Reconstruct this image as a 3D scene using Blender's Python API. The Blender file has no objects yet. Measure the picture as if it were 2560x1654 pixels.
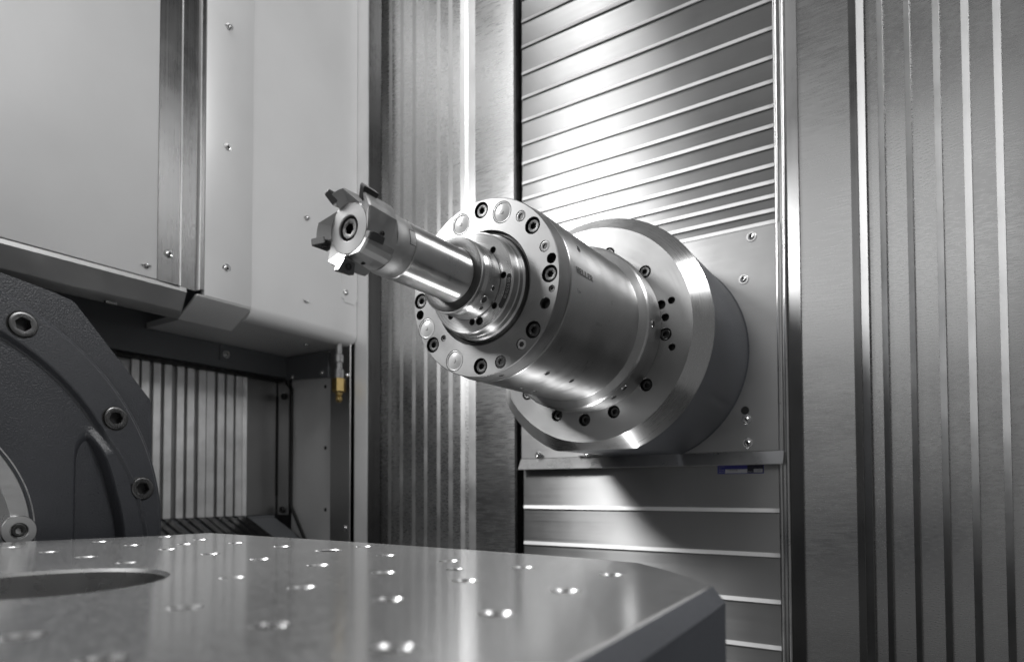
import bpy, bmesh, math, random
from math import sin, cos, pi, radians, degrees, hypot, atan2
from mathutils import Vector, Matrix
from mathutils.geometry import delaunay_2d_cdt
random.seed(7)
S = bpy.context.scene
COL = S.collection

# ------------------------------------------------------------------ camera, world, lamps, exposure
def setup():
    cam = bpy.data.cameras.new("camera"); co = bpy.data.objects.new("camera", cam); COL.objects.link(co)
    yaw, pitch, roll = radians(32.9656), radians(1.63925), radians(-0.1862)
    fw = Vector((-sin(yaw), cos(yaw), 0)); rt = Vector((cos(yaw), sin(yaw), 0)); up = Vector((0, 0, 1))
    f2 = fw*cos(pitch) + up*sin(pitch); u2 = up*cos(pitch) - fw*sin(pitch)
    r3 = rt*cos(roll) + u2*sin(roll); u3 = u2*cos(roll) - rt*sin(roll)
    m = Matrix((r3, u3, -f2)).transposed().to_4x4()
    co.matrix_world = m
    cam.sensor_fit = 'HORIZONTAL'; cam.sensor_width = 36.0
    cam.lens = 1584.77/2560*36.0
    cam.shift_y = (1175.66-827.0)/2560
    cam.clip_start = 0.02; cam.clip_end = 50
    cam.dof.use_dof = True; cam.dof.focus_distance = 0.90; cam.dof.aperture_fstop = 4.2
    S.camera = co
    w = bpy.data.worlds.new("World"); S.world = w; w.use_nodes = True
    bg = w.node_tree.nodes['Background']; bg.inputs[0].default_value = (1, 1, 1, 1); bg.inputs[1].default_value = 0.15
    def area(name, loc, target, sx, sy, power, spread=180):
        l = bpy.data.lights.new(name, 'AREA'); l.shape = 'RECTANGLE'; l.size = sx; l.size_y = sy
        l.energy = power; l.spread = radians(spread)
        o = bpy.data.objects.new(name, l); COL.objects.link(o); o.location = loc
        d = Vector(target) - Vector(loc); o.rotation_euler = d.to_track_quat('-Z', 'Y').to_euler()
        o.visible_camera = True
        return o
    area("work_lamp", (-1.24, 0.22, 1.00), (-0.55, 1.0, 0.25), 0.20, 0.36, 7.5, 90)
    area("roof_lamp", (-1.19, 0.40, 1.9), (-0.75, 0.9, 0.3), 0.30, 0.8, 5.8)
    area("right_lamp", (1.00, 0.82, 1.75), (-0.7, 0.7, 0.25), 0.50, 0.60, 24.0)
    area("door_light", (-0.60, -1.10, 1.30), (-0.7, 0.8, 0.35), 1.3, 1.0, 3.6)
    area("pit_lamp", (-0.52, 0.86, -0.62), (-0.50, 0.90, 0.25), 0.14, 0.20, 0.9, 75)
    vs = S.view_settings; vs.view_transform = 'Standard'; vs.look = 'None'; vs.exposure = 0.0; vs.gamma = 1.0
    S.render.engine = 'CYCLES'
    c = S.cycles; c.max_bounces = 8; c.diffuse_bounces = 3; c.glossy_bounces = 5; c.transmission_bounces = 4
    c.sample_clamp_indirect = 4.0; c.use_denoising = True; c.caustics_reflective = True
setup()

# ------------------------------------------------------------------ materials
def mat(name): 
    m = bpy.data.materials.new(name); m.use_nodes = True
    nt = m.node_tree; b = nt.nodes['Principled BSDF']
    return m, nt, b
def node(nt, t, **kw):
    n = nt.nodes.new(t)
    for k, v in kw.items(): setattr(n, k, v)
    return n
def vmath(nt, op, a, b=None):
    n = node(nt, 'ShaderNodeVectorMath', operation=op)
    for i, x in enumerate((a, b)):
        if x is None: continue
        if isinstance(x, (tuple, Vector)): n.inputs[i].default_value = tuple(x)
        else: nt.links.new(x, n.inputs[i])
    return n
def metal(name, base, rough, aniso=0.0, brush=None, centre=None, bump=0.0, scale=(1, 1, 1), rvar=0.06, cvar=0.05, metallic=1.0, smudge=6.0, speck=0.0, spec=0.5, streak=0.0, bdist=0.0006, wave=0.0, wscale=4.0):
    """brush: groove direction (world vector) or 'turned' about the Y axis through centre (x, z)"""
    m, nt, b = mat(name); L = nt.links.new
    geo = node(nt, 'ShaderNodeNewGeometry')
    pos = geo.outputs['Position']
    if not isinstance(base, tuple): base = (base, base, base)
    b.inputs['Metallic'].default_value = metallic
    b.inputs['Specular IOR Level'].default_value = spec
    # large soft smudges vary roughness and colour
    n1 = node(nt, 'ShaderNodeTexNoise'); n1.inputs['Scale'].default_value = smudge; n1.inputs['Detail'].default_value = 5; n1.inputs['Roughness'].default_value = 0.6
    L(pos, n1.inputs['Vector'])
    mr = node(nt, 'ShaderNodeMapRange'); L(n1.outputs['Fac'], mr.inputs['Value'])
    mr.inputs['From Min'].default_value = 0.3; mr.inputs['From Max'].default_value = 0.7
    mr.inputs['To Min'].default_value = max(0.02, rough-rvar); mr.inputs['To Max'].default_value = rough+rvar
    # grain
    gcoord = None
    if brush == 'turned':
        sub = vmath(nt, 'SUBTRACT', pos, (centre[0], 0, centre[1]))
        rad = vmath(nt, 'MULTIPLY', sub.outputs[0], (1, 0, 1))
        ln = vmath(nt, 'LENGTH', rad.outputs[0])
        cr = vmath(nt, 'CROSS_PRODUCT', (0, 1, 0), rad.outputs[0])
        crn = vmath(nt, 'NORMALIZE', cr.outputs[0])
        sep = node(nt, 'ShaderNodeSeparateXYZ'); L(pos, sep.inputs[0])
        comb = node(nt, 'ShaderNodeCombineXYZ'); L(ln.outputs['Value'], comb.inputs[0]); L(sep.outputs[1], comb.inputs[1])
        dv = vmath(nt, 'SCALE', rad.outputs[0]); dv.inputs['Scale'].default_value = 0.03
        add = vmath(nt, 'ADD', comb.outputs[0], dv.outputs[0])
        gcoord = vmath(nt, 'SCALE', add.outputs[0]); gcoord.inputs['Scale'].default_value = 900
        cdir = crn.outputs[0]
    elif brush is not None:
        v = Vector(brush).normalized()
        sc = Vector([900*(1-abs(v[i])) + 2.2*abs(v[i]) for i in range(3)])
        gcoord = vmath(nt, 'MULTIPLY', pos, tuple(sc))
        cdir = tuple(v)
    else:
        gcoord = vmath(nt, 'SCALE', pos); gcoord.inputs['Scale'].default_value = 500; cdir = None
    n2 = node(nt, 'ShaderNodeTexNoise'); n2.inputs['Scale'].default_value = 1.0; n2.inputs['Detail'].default_value = 3
    mp = vmath(nt, 'MULTIPLY', gcoord.outputs[0], scale); L(mp.outputs[0], n2.inputs['Vector'])
    # colour
    mix = node(nt, 'ShaderNodeMapRange'); L(n1.outputs['Fac'], mix.inputs['Value'])
    mix.inputs['From Min'].default_value = 0.3; mix.inputs['From Max'].default_value = 0.7
    mix.inputs['To Min'].default_value = 1-cvar; mix.inputs['To Max'].default_value = 1+cvar
    fac = mix.outputs[0]
    if streak:
        ms = node(nt, 'ShaderNodeMapRange'); L(n2.outputs['Fac'], ms.inputs['Value'])
        ms.inputs['From Min'].default_value = 0.3; ms.inputs['From Max'].default_value = 0.7
        ms.inputs['To Min'].default_value = 1-streak; ms.inputs['To Max'].default_value = 1+streak
        mm = node(nt, 'ShaderNodeMath', operation='MULTIPLY'); L(fac, mm.inputs[0]); L(ms.outputs[0], mm.inputs[1]); fac = mm.outputs[0]
    col = vmath(nt, 'SCALE', base); L(fac, col.inputs['Scale'])
    L(col.outputs[0], b.inputs['Base Color'])
    rsrc = mr.outputs[0]
    if bump or streak:
        m2 = node(nt, 'ShaderNodeMapRange'); L(n2.outputs['Fac'], m2.inputs['Value'])
        m2.inputs['From Min'].default_value = 0.25; m2.inputs['From Max'].default_value = 0.75
        m2.inputs['To Min'].default_value = -0.05; m2.inputs['To Max'].default_value = 0.05
        ad = node(nt, 'ShaderNodeMath', operation='ADD'); L(rsrc, ad.inputs[0]); L(m2.outputs[0], ad.inputs[1]); rsrc = ad.outputs[0]
    L(rsrc, b.inputs['Roughness'])
    if bump:
        bp = node(nt, 'ShaderNodeBump'); bp.inputs['Strength'].default_value = bump; bp.inputs['Distance'].default_value = bdist
        L(n2.outputs['Fac'], bp.inputs['Height']); L(bp.outputs[0], b.inputs['Normal'])
    if wave:
        n3 = node(nt, 'ShaderNodeTexNoise'); n3.inputs['Scale'].default_value = wscale; n3.inputs['Detail'].default_value = 1.5; L(pos, n3.inputs['Vector'])
        bw = node(nt, 'ShaderNodeBump'); bw.inputs['Strength'].default_value = 1.0; bw.inputs['Distance'].default_value = wave
        L(n3.outputs['Fac'], bw.inputs['Height'])
        if bump: L(bw.outputs[0], bp.inputs['Normal'])
        else: L(bw.outputs[0], b.inputs['Normal'])
    if aniso and cdir is not None:
        b.inputs['Anisotropic'].default_value = aniso
        t = vmath(nt, 'CROSS_PRODUCT', geo.outputs['Normal'], cdir)
        L(t.outputs[0], b.inputs['Tangent'])
    return m
def plain(name, col, rough=0.5, metallic=0.0, bump=0.0, bscale=300, spec=0.5, cvar=0.08):
    return metal(name, col, rough, bump=bump, metallic=metallic, spec=spec, cvar=cvar, scale=(bscale/500,)*3)

CX, Y0, CZ = -0.53564, 0.74535, 0.29233
AX = (CX, CZ)
M = {}
M['face'] = metal('ground_flange_steel', 0.21, 0.50, 0.35, 'turned', AX, bump=0.10, cvar=0.07, smudge=30)
M['sleeve'] = metal('fine_turned_steel', 0.44, 0.36, 0.90, 'turned', AX, bump=0.06, cvar=0.10, smudge=14, rvar=0.07)
M['ring'] = metal('polished_ring_steel', 0.56, 0.32, 0.9, 'turned', AX, bump=0.03, smudge=20)
M['disc'] = metal('milled_disc_steel', 0.33, 0.40, 0.60, 'turned', AX, bump=0.20, scale=(0.6, 1, 0.6), cvar=0.05)
M['chamfer'] = metal('turned_chamfer_steel', 0.62, 0.30, 0.75, 'turned', AX, bump=0.08)
M['housing'] = metal('painted_housing', (0.120, 0.125, 0.138), 0.36, metallic=0.6, bump=0.10, cvar=0.15)
M['nose'] = metal('ground_nose_steel', 0.58, 0.26, 0.80, 'turned', AX, bump=0.05)
M['shank'] = metal('polished_shank_steel', 0.66, 0.34, 0.95, 'turned', AX, bump=0.02, smudge=25)
M['cutter'] = metal('nickel_cutter_steel', 0.40, 0.48, bump=0.03, smudge=40, rvar=0.08)
M['insert'] = metal('carbide_insert', 0.17, 0.32, bump=0.03)
M['blackox'] = metal('black_oxide_steel', 0.055, 0.42, bump=0.5, metallic=0.7, scale=(2, 2, 2))
M['hole'] = plain('dark_hole', 0.010, 0.5)  # near-black tone paints the dark inside holes, sockets and gaps
M['bolt'] = metal('black_bolt_steel', 0.06, 0.42, bump=0.5, metallic=0.9, scale=(1.5, 1.5, 1.5), cvar=0.3)
M['zinc'] = metal('bright_screw_steel', 0.72, 0.20)
M['plug'] = plain('milky_plug_plastic', (0.32, 0.32, 0.32), 0.28, cvar=0.05)
M['engrave'] = plain('engraved_dark', 0.035, 0.6)
M['faint'] = plain('engraved_faint', 0.22, 0.5, metallic=0.6)
M['slat'] = metal('brushed_slat_steel', 0.33, 0.37, 0.80, (1, 0, 0), bump=0.02, cvar=0.04, smudge=3, wave=0.0016, wscale=5)
M['lip'] = metal('lit_steel_tone', 0.78, 0.40, metallic=0.6)  # paler than the slat steel: caught light painted on lips, beads and post
M['plate'] = metal('plate_steel', 0.42, 0.38, 0.4, (1, 0, 0), bump=0.02)
M['cover'] = metal('worn_cover_steel', 0.56, 0.28, 0.60, (1, 0, -0.05), bump=0.008, cvar=0.05, smudge=4, rvar=0.04, streak=0.035, wave=0.0012, wscale=6, scale=(1, 1, 0.55))
M['edge'] = metal('folded_edge_steel', 0.36, 0.40, 0.5, (1, 0, 0), cvar=0.05, smudge=10)
M['rail'] = metal('rail_steel', 0.62, 0.24, 0.6, (0, 0, 1), bump=0.02)
M['panel'] = metal('blasted_panel', 0.72, 0.46, metallic=0.2, bump=0.02, cvar=0.035, smudge=3, wave=0.012, wscale=2.5)
M['trim'] = metal('satin_trim_steel', 0.16, 0.30, 0.5, (0, 0, 1), bump=0.02, streak=0.05)
M['darktrim'] = metal('dark_trim_steel', 0.16, 0.32, 0.4, (0, 0, 1), bump=0.02)
M['under'] = metal('underside_sheet', 0.66, 0.42, metallic=0.3, cvar=0.05)
M['darksheet'] = plain('dark_sheet', (0.120, 0.125, 0.132), 0.45)
M['black'] = plain('seal_and_gap_black', 0.010, 0.6)  # seal rubber; also paints the dark of open gaps
M['pleat'] = metal('lit_pleat_tone', 0.60, 0.40, 0.0, (0, 0, 1), metallic=0.5, bump=0.05, cvar=0.16, smudge=12, streak=0.08)  # paler than the valleys: light on the pleats is put into the colour
M['cast'] = metal('painted_casting', (0.042, 0.044, 0.050), 0.34, metallic=0.0, bump=0.7, bdist=0.0010, scale=(0.70, 0.70, 0.70), cvar=0.06, smudge=8, rvar=0.05)
M['machined'] = metal('machined_hub_steel', 0.50, 0.34, 0.4, (0, 1, 0), bump=0.03)
M['table'] = metal('ground_table_steel', 0.82, 0.18, 0.55, (0.80, 0.60, 0), metallic=0.84, streak=0.025, bump=0.0, cvar=0.02, smudge=5, rvar=0.012)
M['bore'] = metal('bore_steel', 0.62, 0.30)
M['tableside'] = plain('table_side_paint', (0.075, 0.080, 0.092), 0.5, bump=0.2)
M['brass'] = metal('brass', (0.50, 0.37, 0.16), 0.3)
M['floor'] = plain('floor_pan', 0.06, 0.5)
M['blue'] = plain('label_blue', (0.030, 0.032, 0.28), 0.35)
M['navy'] = plain('label_navy', (0.006, 0.007, 0.030), 0.35)
M['white'] = plain('label_white', (0.55, 0.56, 0.60), 0.45)

# ------------------------------------------------------------------ mesh helpers
def link(o, parent=None):
    COL.objects.link(o)
    if parent is not None: o.parent = parent
    return o
def thing(name, label, cat, loc=(0, 0, 0), group=None):
    o = bpy.data.objects.new(name, None); COL.objects.link(o); o.location = loc; o.empty_display_size = 0.05
    o['label'] = label; o['category'] = cat
    if group: o['group'] = group
    return o
def mesh_from(bm, name, m, sharp=25):
    bmesh.ops.remove_doubles(bm, verts=bm.verts, dist=1e-6)
    bmesh.ops.recalc_face_normals(bm, faces=bm.faces)
    for f in bm.faces: f.smooth = True
    a = radians(sharp)
    for e in bm.edges:
        if len(e.link_faces) == 2: e.smooth = e.calc_face_angle(0) < a
        else: e.smooth = False
    me = bpy.data.meshes.new(name); bm.to_mesh(me); bm.free()
    for x in (m if isinstance(m, (list, tuple)) else [m]): me.materials.append(x)
    return me
def part(name, bm, m, parent=None, sharp=25, loc=None):
    o = bpy.data.objects.new(name, mesh_from(bm, name, m, sharp)); link(o, parent)
    if loc is not None: o.location = loc
    return o
def inst(name, me, parent, loc, rot=None, scale=None, label=None):
    o = bpy.data.objects.new(name, me); link(o, parent); o.location = loc
    if rot is not None: o.rotation_euler = rot
    if scale is not None: o.scale = (scale,)*3 if not isinstance(scale, tuple) else scale
    if label: o['label'] = label
    return o
def structure(name, bm, m):
    o = part(name, bm, m); o['kind'] = 'structure'; return o
def prism(bm, pts, vec, mi=0):
    v0 = [bm.verts.new(p) for p in pts]; v1 = [bm.verts.new(Vector(p)+Vector(vec)) for p in pts]
    n = len(pts); fs = [bm.faces.new(v0), bm.faces.new(v1[::-1])]
    for i in range(n): fs.append(bm.faces.new((v0[i], v1[i], v1[(i+1) % n], v0[(i+1) % n])))
    for f in fs: f.material_index = mi
    return bm
def box(bm, a, b, mi=0):
    x0, y0, z0 = a; x1, y1, z1 = b
    return prism(bm, [(x0, y0, z0), (x1, y0, z0), (x1, y1, z0), (x0, y1, z0)], (0, 0, z1-z0), mi)
def rbox(a, b, r=0.002, seg=2):
    bm = bmesh.new(); box(bm, a, b)
    bmesh.ops.bevel(bm, geom=list(bm.edges), offset=r, segments=seg, affect='EDGES', profile=0.5)
    return bm
def lathe(profile, n=96, rfun=None, closed=False, axis='Y', a0=0, a1=2*pi, mis=None):
    """profile: list of (axial, radius); revolve about the axis. rfun(theta, r, i) may reshape."""
    bm = bmesh.new(); rings = []
    full = abs(a1-a0-2*pi) < 1e-6
    cnt = n if full else n+1
    for i, (y, r) in enumerate(profile):
        if r < 1e-7:
            p = {'Y': (0, y, 0), 'X': (y, 0, 0), 'Z': (0, 0, y)}[axis]
            rings.append([bm.verts.new(p)]); continue
        ring = []
        for k in range(cnt):
            t = a0 + (a1-a0)*k/n; rr = rfun(t, r, i) if rfun else r
            c, s = rr*cos(t), rr*sin(t)
            ring.append(bm.verts.new({'Y': (c, y, s), 'X': (y, c, s), 'Z': (c, s, y)}[axis]))
        rings.append(ring)
    idx = list(range(len(rings)-1))
    pairs = [(rings[i], rings[i+1], i) for i in idx]
    if closed: pairs.append((rings[-1], rings[0], len(rings)-1))
    for a, b, i in pairs:
        for k in range(n if full else n):
            k2 = (k+1) % len(a) if len(a) > 1 else 0; j2 = (k+1) % len(b) if len(b) > 1 else 0
            vs = []
            for v in (a[k % len(a)], a[k2], b[j2], b[k % len(b)]):
                if v not in vs: vs.append(v)
            if len(vs) >= 3:
                f = bm.faces.new(vs)
                if mis: f.material_index = mis[i]
    return bm
def plate_holes(bm, outer, holes, to3, depth_dir, mi_face=0, mi_wall=0, mi_bot=1, nseg=28):
    """outer: list of 2D pts; holes: (u, v, r, depth, chamfer, bottom?)   to3(u, v, d) gives the 3D point at depth d"""
    verts = [Vector(p) for p in outer]; edges = [(i, (i+1) % len(outer)) for i in range(len(outer))]
    loops = []
    for h in holes:
        u, v, r = h[0], h[1], h[2]+h[4]
        s = len(verts); ns = h[6] if len(h) > 6 else nseg
        for k in range(ns): verts.append(Vector((u+r*cos(2*pi*k/ns), v+r*sin(2*pi*k/ns))))
        edges += [(s+k, s+(k+1) % ns) for k in range(ns)]
        loops.append((s, ns))
    ov, oe, of, *_ = delaunay_2d_cdt(verts, edges, [list(range(len(outer)))], 1, 1e-9)
    bv = [bm.verts.new(to3(p.x, p.y, 0)) for p in ov]
    for f in of:
        c = sum((ov[i] for i in f), Vector((0, 0)))/len(f)
        if any(hypot(c.x-h[0], c.y-h[1]) < (h[2]+h[4])*0.999 for h in holes): continue
        try: bm.faces.new([bv[i] for i in f]).material_index = mi_face
        except ValueError: pass
    for h in holes:
        u, v, r, dep, ch = h[:5]; bottom = h[5] if len(h) > 5 else True; ns = h[6] if len(h) > 6 else nseg
        rings = [(0, r+ch)]
        if ch: rings.append((ch, r))
        rings.append((dep, r))
        prev = None
        for d, rr in rings:
            cur = [bm.verts.new(to3(u+rr*cos(2*pi*k/ns), v+rr*sin(2*pi*k/ns), d)) for k in range(ns)]
            if prev:
                for k in range(ns): bm.faces.new((prev[k], prev[(k+1) % ns], cur[(k+1) % ns], cur[k])).material_index = mi_wall
            prev = cur
        if bottom: bm.faces.new(prev).material_index = mi_bot
    return bm
def hexring(r, n, rot=0):
    out = []
    for k in range(n):
        t = 2*pi*k/n + rot; a = (t % (pi/3)) - pi/6
        out.append((r*cos(t)/cos(a)*1.0*cos(0), r*sin(t)/cos(a)))
    return out
def cap_screw(name, R, H, hexR, m, dome=False, n=36, washer=0.0, axis='Y', inner=None, sd=True):
    """head facing -Y, seat at y=0 ; hexagon socket"""
    bm = bmesh.new()
    if dome:
        prof = [(0, R), (-0.12*H, R), (-0.45*H, 0.93*R), (-0.8*H, 0.74*R), (-H, hexR*1.28)]
    else:
        prof = [(0, R), (-0.86*H, R), (-H, 0.90*R), (-H, hexR*1.22)]
    if washer: prof = [(0, R*washer), (-0.1*H, R*washer), (-0.16*H, R*(washer-0.06)), (-0.16*H, R*1.0)] + [(y-0.16*H if y else -0.16*H, r) for y, r in prof][1:]
    prev = None
    for y, r in prof:
        cur = [bm.verts.new((r*cos(2*pi*k/n), y, r*sin(2*pi*k/n))) for k in range(n)]
        if prev:
            for k in range(n): bm.faces.new((prev[k], prev[(k+1) % n], cur[(k+1) % n], cur[k]))
        prev = cur
    ytop = prof[-1][0]
    hx = hexring(hexR*0.87, n, 0.2)
    for d, s in ((0.08*H, 1.0), (max(0.75*H, hexR*1.3) if sd else 0.75*H, 1.0)):
        cur = [bm.verts.new((x*s, ytop+d, z*s)) for x, z in hx]
        for k in range(n): bm.faces.new((prev[k], prev[(k+1) % n], cur[(k+1) % n], cur[k]))
        prev = cur
    f = bm.faces.new(prev); f.material_index = 1 if inner else 0
    return mesh_from(bm, name, [m, inner] if inner else m, 30)

FONT = None
def text_mesh(txt, size, name='text'):
    cu = bpy.data.curves.new(name, 'FONT'); cu.body = txt; cu.size = size; cu.resolution_u = 2; cu.extrude = 0.0
    o = bpy.data.objects.new(name, cu); COL.objects.link(o)
    dg = bpy.context.evaluated_depsgraph_get()
    me = bpy.data.meshes.new_from_object(o.evaluated_get(dg)); COL.objects.unlink(o); bpy.data.objects.remove(o)
    return me
def map_mesh(me, fn, subdiv=0):
    bm = bmesh.new(); bm.from_mesh(me)
    if subdiv: bmesh.ops.subdivide_edges(bm, edges=bm.edges, cuts=subdiv)
    for v in bm.verts: v.co = fn(v.co.x, v.co.y)
    return bm


# ------------------------------------------------------------------ setting
YW = 1.390
bm = bmesh.new(); box(bm, (-2.1, -1.2, -1.0), (1.3, 1.75, -0.95)); structure('floor', bm, M['floor'])
bm = bmesh.new(); box(bm, (-2.1, 1.50, -0.949), (1.3, 1.53, 2.2)); structure('back_wall', bm, M['darksheet'])
bm = bmesh.new(); box(bm, (-1.90, -1.2, -0.949), (-1.87, 1.499, 2.2)); structure('left_wall', bm, M['darksheet'])

# ------------------------------------------------------------------ way covers above and below the spindle
def slat_up(zt, zb, x0, x1):
    """overlapping slat whose lower lip flares towards the viewer"""
    l = 0.0090; y = YW
    p = [(y+0.0012, zt+0.004), (y-0.0005, zb+l), (y-0.0024, zb), (y-0.0014, zb-0.0005), (y+0.0006, zb+l-0.003), (y+0.0024, zt+0.004)]
    return prism(bmesh.new(), [(x0, a, b) for a, b in p], (x1-x0, 0, 0))
def add_slat(parent, name, z0, z1, x0, x1):
    bm = slat_up(z0, z1, x0, x1)
    o = part(name, bm, M['slat'], parent, 20)
    lip = bmesh.new(); y = YW; l = 0.0090
    a = Vector((0, y-0.0005, z1+l)); b = Vector((0, y-0.0024, z1))
    nrm = Vector((0, -(a.z-b.z), -(b.y-a.y)*-1)); nrm = Vector((0, -l, 0.002)).normalized()*0.0011
    p = [a+nrm*0.3, a+nrm, b+nrm*1.3, b-nrm*0.5]
    prism(lip, [(x0+0.0006, q.y, q.z) for q in p], (x1-x0-0.0012, 0, 0))
    bmesh.ops.bevel(lip, geom=list(lip.edges), offset=0.0004, segments=1, affect='EDGES')
    part('lip', lip, M['lip'], o, 20)
    return o
XL, XR = -0.8660, -0.2465
up = thing('way_cover', 'upper way cover of overlapping brushed steel slats rising behind the spindle', 'way cover', (0, 0, 0))
zs = [1.420, 1.345, 1.290, 1.228, 1.160, 1.0880, 1.0235, 0.9620, 0.9000, 0.8490, 0.7965, 0.7545, 0.7115, 0.6716, 0.6367, 0.6067, 0.5770, 0.5524]
zs = [z-0.0045 for z in zs]
for a, b in zip(zs[:-1], zs[1:]): add_slat(up, 'slat', a, b, XL, XR)
lo = thing('way_cover', 'lower way cover of wide steel slats below the cover plate, behind the table corner', 'way cover', (0, 0, 0))
zl = [0.075, -0.0510, -0.1425, -0.2375, -0.3310, -0.425, -0.52]
lows = [add_slat(lo, 'slat', a, b, XL+0.001, XR+0.004) for a, b in zip(zl[:-1], zl[1:])]
# blue label on the topmost lower slat
def to_slat(u, v, d=0.0):   # label lies on the first lower slat, slightly proud
    t = (0.081-v)/(0.081+0.042); y = YW+0.0012-t*0.0017
    return (u, y-0.0006-d, v)
lab = bmesh.new()
def lquad(bm, u0, v0, u1, v1, d, mi):
    f = [bm.verts.new(to_slat(u, v, e)) for e in (d, d-0.0005) for u, v in ((u0, v0), (u1, v0), (u1, v1), (u0, v1))]
    for q in ((0, 1, 2, 3), (0, 1, 5, 4), (1, 2, 6, 5), (2, 3, 7, 6), (3, 0, 4, 7)):
        bm.faces.new([f[i] for i in q]).material_index = mi
lquad(lab, -0.3722, 0.0305, -0.2775, 0.0590, 0.0, 0)
o = part('rating_label', lab, M['blue'], lows[0])
for nm, q, mi in (('navy_field', (-0.3105, 0.0318, -0.2785, 0.0580), 'navy'), ('number_field', (-0.3560, 0.0318, -0.3105, 0.0400), 'white'), ('date_field', (-0.2975, 0.0328, -0.2800, 0.0400), 'white')):
    bm = bmesh.new(); lquad(bm, *q, 0.0004 if mi == 'navy' else 0.0008, 0); part(nm, bm, M[mi], o)
def ltext(txt, size, u, v, m, d=0.0013):
    bm = map_mesh(text_mesh(txt, size), lambda x, y: to_slat(u+x, v+y, d)); part('label_text', bm, M[m], o)
ltext('Art.-Nr.', 0.0036, -0.3695, 0.0372, 'white'); ltext('Ident-Nr.', 0.0036, -0.3695, 0.0330, 'white')
ltext('11.0718-0.082', 0.0038, -0.3510, 0.0366, 'engrave', 0.0016); ltext('Datum', 0.0036, -0.3090, 0.0332, 'white', 0.0016)
ltext('01.0000', 0.0040, -0.2960, 0.0352, 'engrave', 0.0016)
ltext('Baumuster', 0.0030, -0.3695, 0.0450, 'plug'); ltext('Auftr.', 0.0030, -0.3695, 0.0412, 'plug')

# ------------------------------------------------------------------ spindle cover plate
cp = thing('cover_plate', 'grey steel cover plate round the spindle housing with screws and a bent drip lip', 'cover plate', (0, 0, 0))
bm = bmesh.new(); box(bm, (-0.8680, 1.3825, 0.0760), (-0.2370, 1.3870, 0.5465))
bmesh.ops.bevel(bm, geom=list(bm.edges), offset=0.0012, segments=1, affect='EDGES')
part('plate', bm, M['plate'], cp)
bm = prism(bmesh.new(), [(-0.8675, 1.3805, 0.0758), (-0.8675, 1.3650, 0.0490), (-0.8675, 1.3662, 0.0478), (-0.8675, 1.3828, 0.0745)], (0.6310, 0, 0))
part('drip_lip', bm, M['ring'], cp)
bm = bmesh.new(); box(bm, (-0.700, 1.3740, 0.0775), (-0.470, 1.3813, 0.0800)); part('bracket', bm, M['ring'], cp)
screw_me = cap_screw('screw', 0.0078, 0.0050, 0.0034, M['zinc'], dome=True, washer=1.45, n=24, inner=M['hole'])
for x, z in ((-0.2945, 0.528), (-0.3113, 0.441), (-0.3093, 0.1435), (-0.3072, 0.0939)):
    inst('screw', screw_me, cp, (x, 1.3815, z), (0, random.uniform(0, 3), 0), 0.92)
for x in (-0.812, -0.675, -0.522): inst('screw', screw_me, cp, (x, 1.3740, 0.0845), (0, random.uniform(0, 3), 0), 0.8)
bm = lathe([(0, 0.0085), (-0.0005, 0.0080), (-0.0004, 0.0)], 24); o = part('drain_hole', bm, M['hole'], cp, loc=(-0.3115, 1.3815, 0.1629))

# ------------------------------------------------------------------ rails beside the way cover
gr = thing('guide_rail', 'bright twin-edged vertical steel rail on the right side of the way cover', 'rail', (0, 0, 0))
def vstrip(parent, name, pts, m, z0=-0.95, z1=1.75, sharp=25):
    return part(name, prism(bmesh.new(), [(x, y, z0) for x, y in pts], (0, 0, z1-z0)), m, parent, sharp)
def vtube(parent, name, x, y, r, m, z0=-0.95, z1=1.75):
    bm = lathe([(z0, r), (z1, r)], 16, axis='Z'); o = part(name, bm, m, parent, 60, (x, y, 0)); return o
vtube(gr, 'round_edge', -0.2435, 1.385, 0.0040, M['ring'])
vtube(gr, 'round_edge', -0.2300, 1.384, 0.0036, M['ring'])
vstrip(gr, 'channel', [(-0.2400, 1.389), (-0.2335, 1.389), (-0.2335, 1.3925), (-0.2400, 1.3925)], M['rail'])
vstrip(gr, 'flat_bar', [(-0.2260, 1.3870), (-0.2010, 1.3820), (-0.2010, 1.3900), (-0.2260, 1.3905)], M['darktrim'])
el = thing('edge_rail', 'narrow rail with a black strip for gap shade on the left edge of the way cover', 'rail', (0, 0, 0))
vstrip(el, 'gap_strip', [(-0.8790, 1.404), (-0.8670, 1.404), (-0.8670, 1.408), (-0.8790, 1.408)], M['black'])  # black strip paints the dark of the open gap
vstrip(el, 'edge_flange', [(-0.8880, 1.3820), (-0.8790, 1.3790), (-0.8775, 1.4000), (-0.8790, 1.4000), (-0.8800, 1.3830), (-0.8880, 1.3840)], M['trim'])

# ------------------------------------------------------------------ telescopic side covers
def tele(parent, edges, sgn, z0=-0.95, z1=1.75, yb=1.385, fl=0.0036):
    """edges: list of (lip_start, lip_end) along x away from the rail; plates between them"""
    prev = edges[0][0]
    for (a, b), nxt in zip(edges[1:], edges[2:]+[None]):
        # plate from prev lip end to this lip start, lip flares out from a to b
        y = yb
        pts = [(prev, y+0.0035), (a, y), (a, y+0.0015), (prev, y+0.0050)]
        lf = vstrip(parent, 'cover_leaf', pts, M['cover'], z0, z1, 12)
        if abs(b-a) > 1e-4: fl_ = fl*(0.62 if (sgn < 0 and a < -1.06) else 1.0); vstrip(lf, 'folded_edge', [(a+sgn*0.0001, y), (b, y-fl_), (b+sgn*0.0006, y-fl_+0.0012), (a+sgn*0.0001, y+0.0015)], M['edge'], z0, z1, 12)
        prev = b - sgn*0.004
ls = thing('side_cover', 'left telescopic side cover of vertical steel leaves between corner post and slats', 'side cover', (0, 0, 0))
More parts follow.
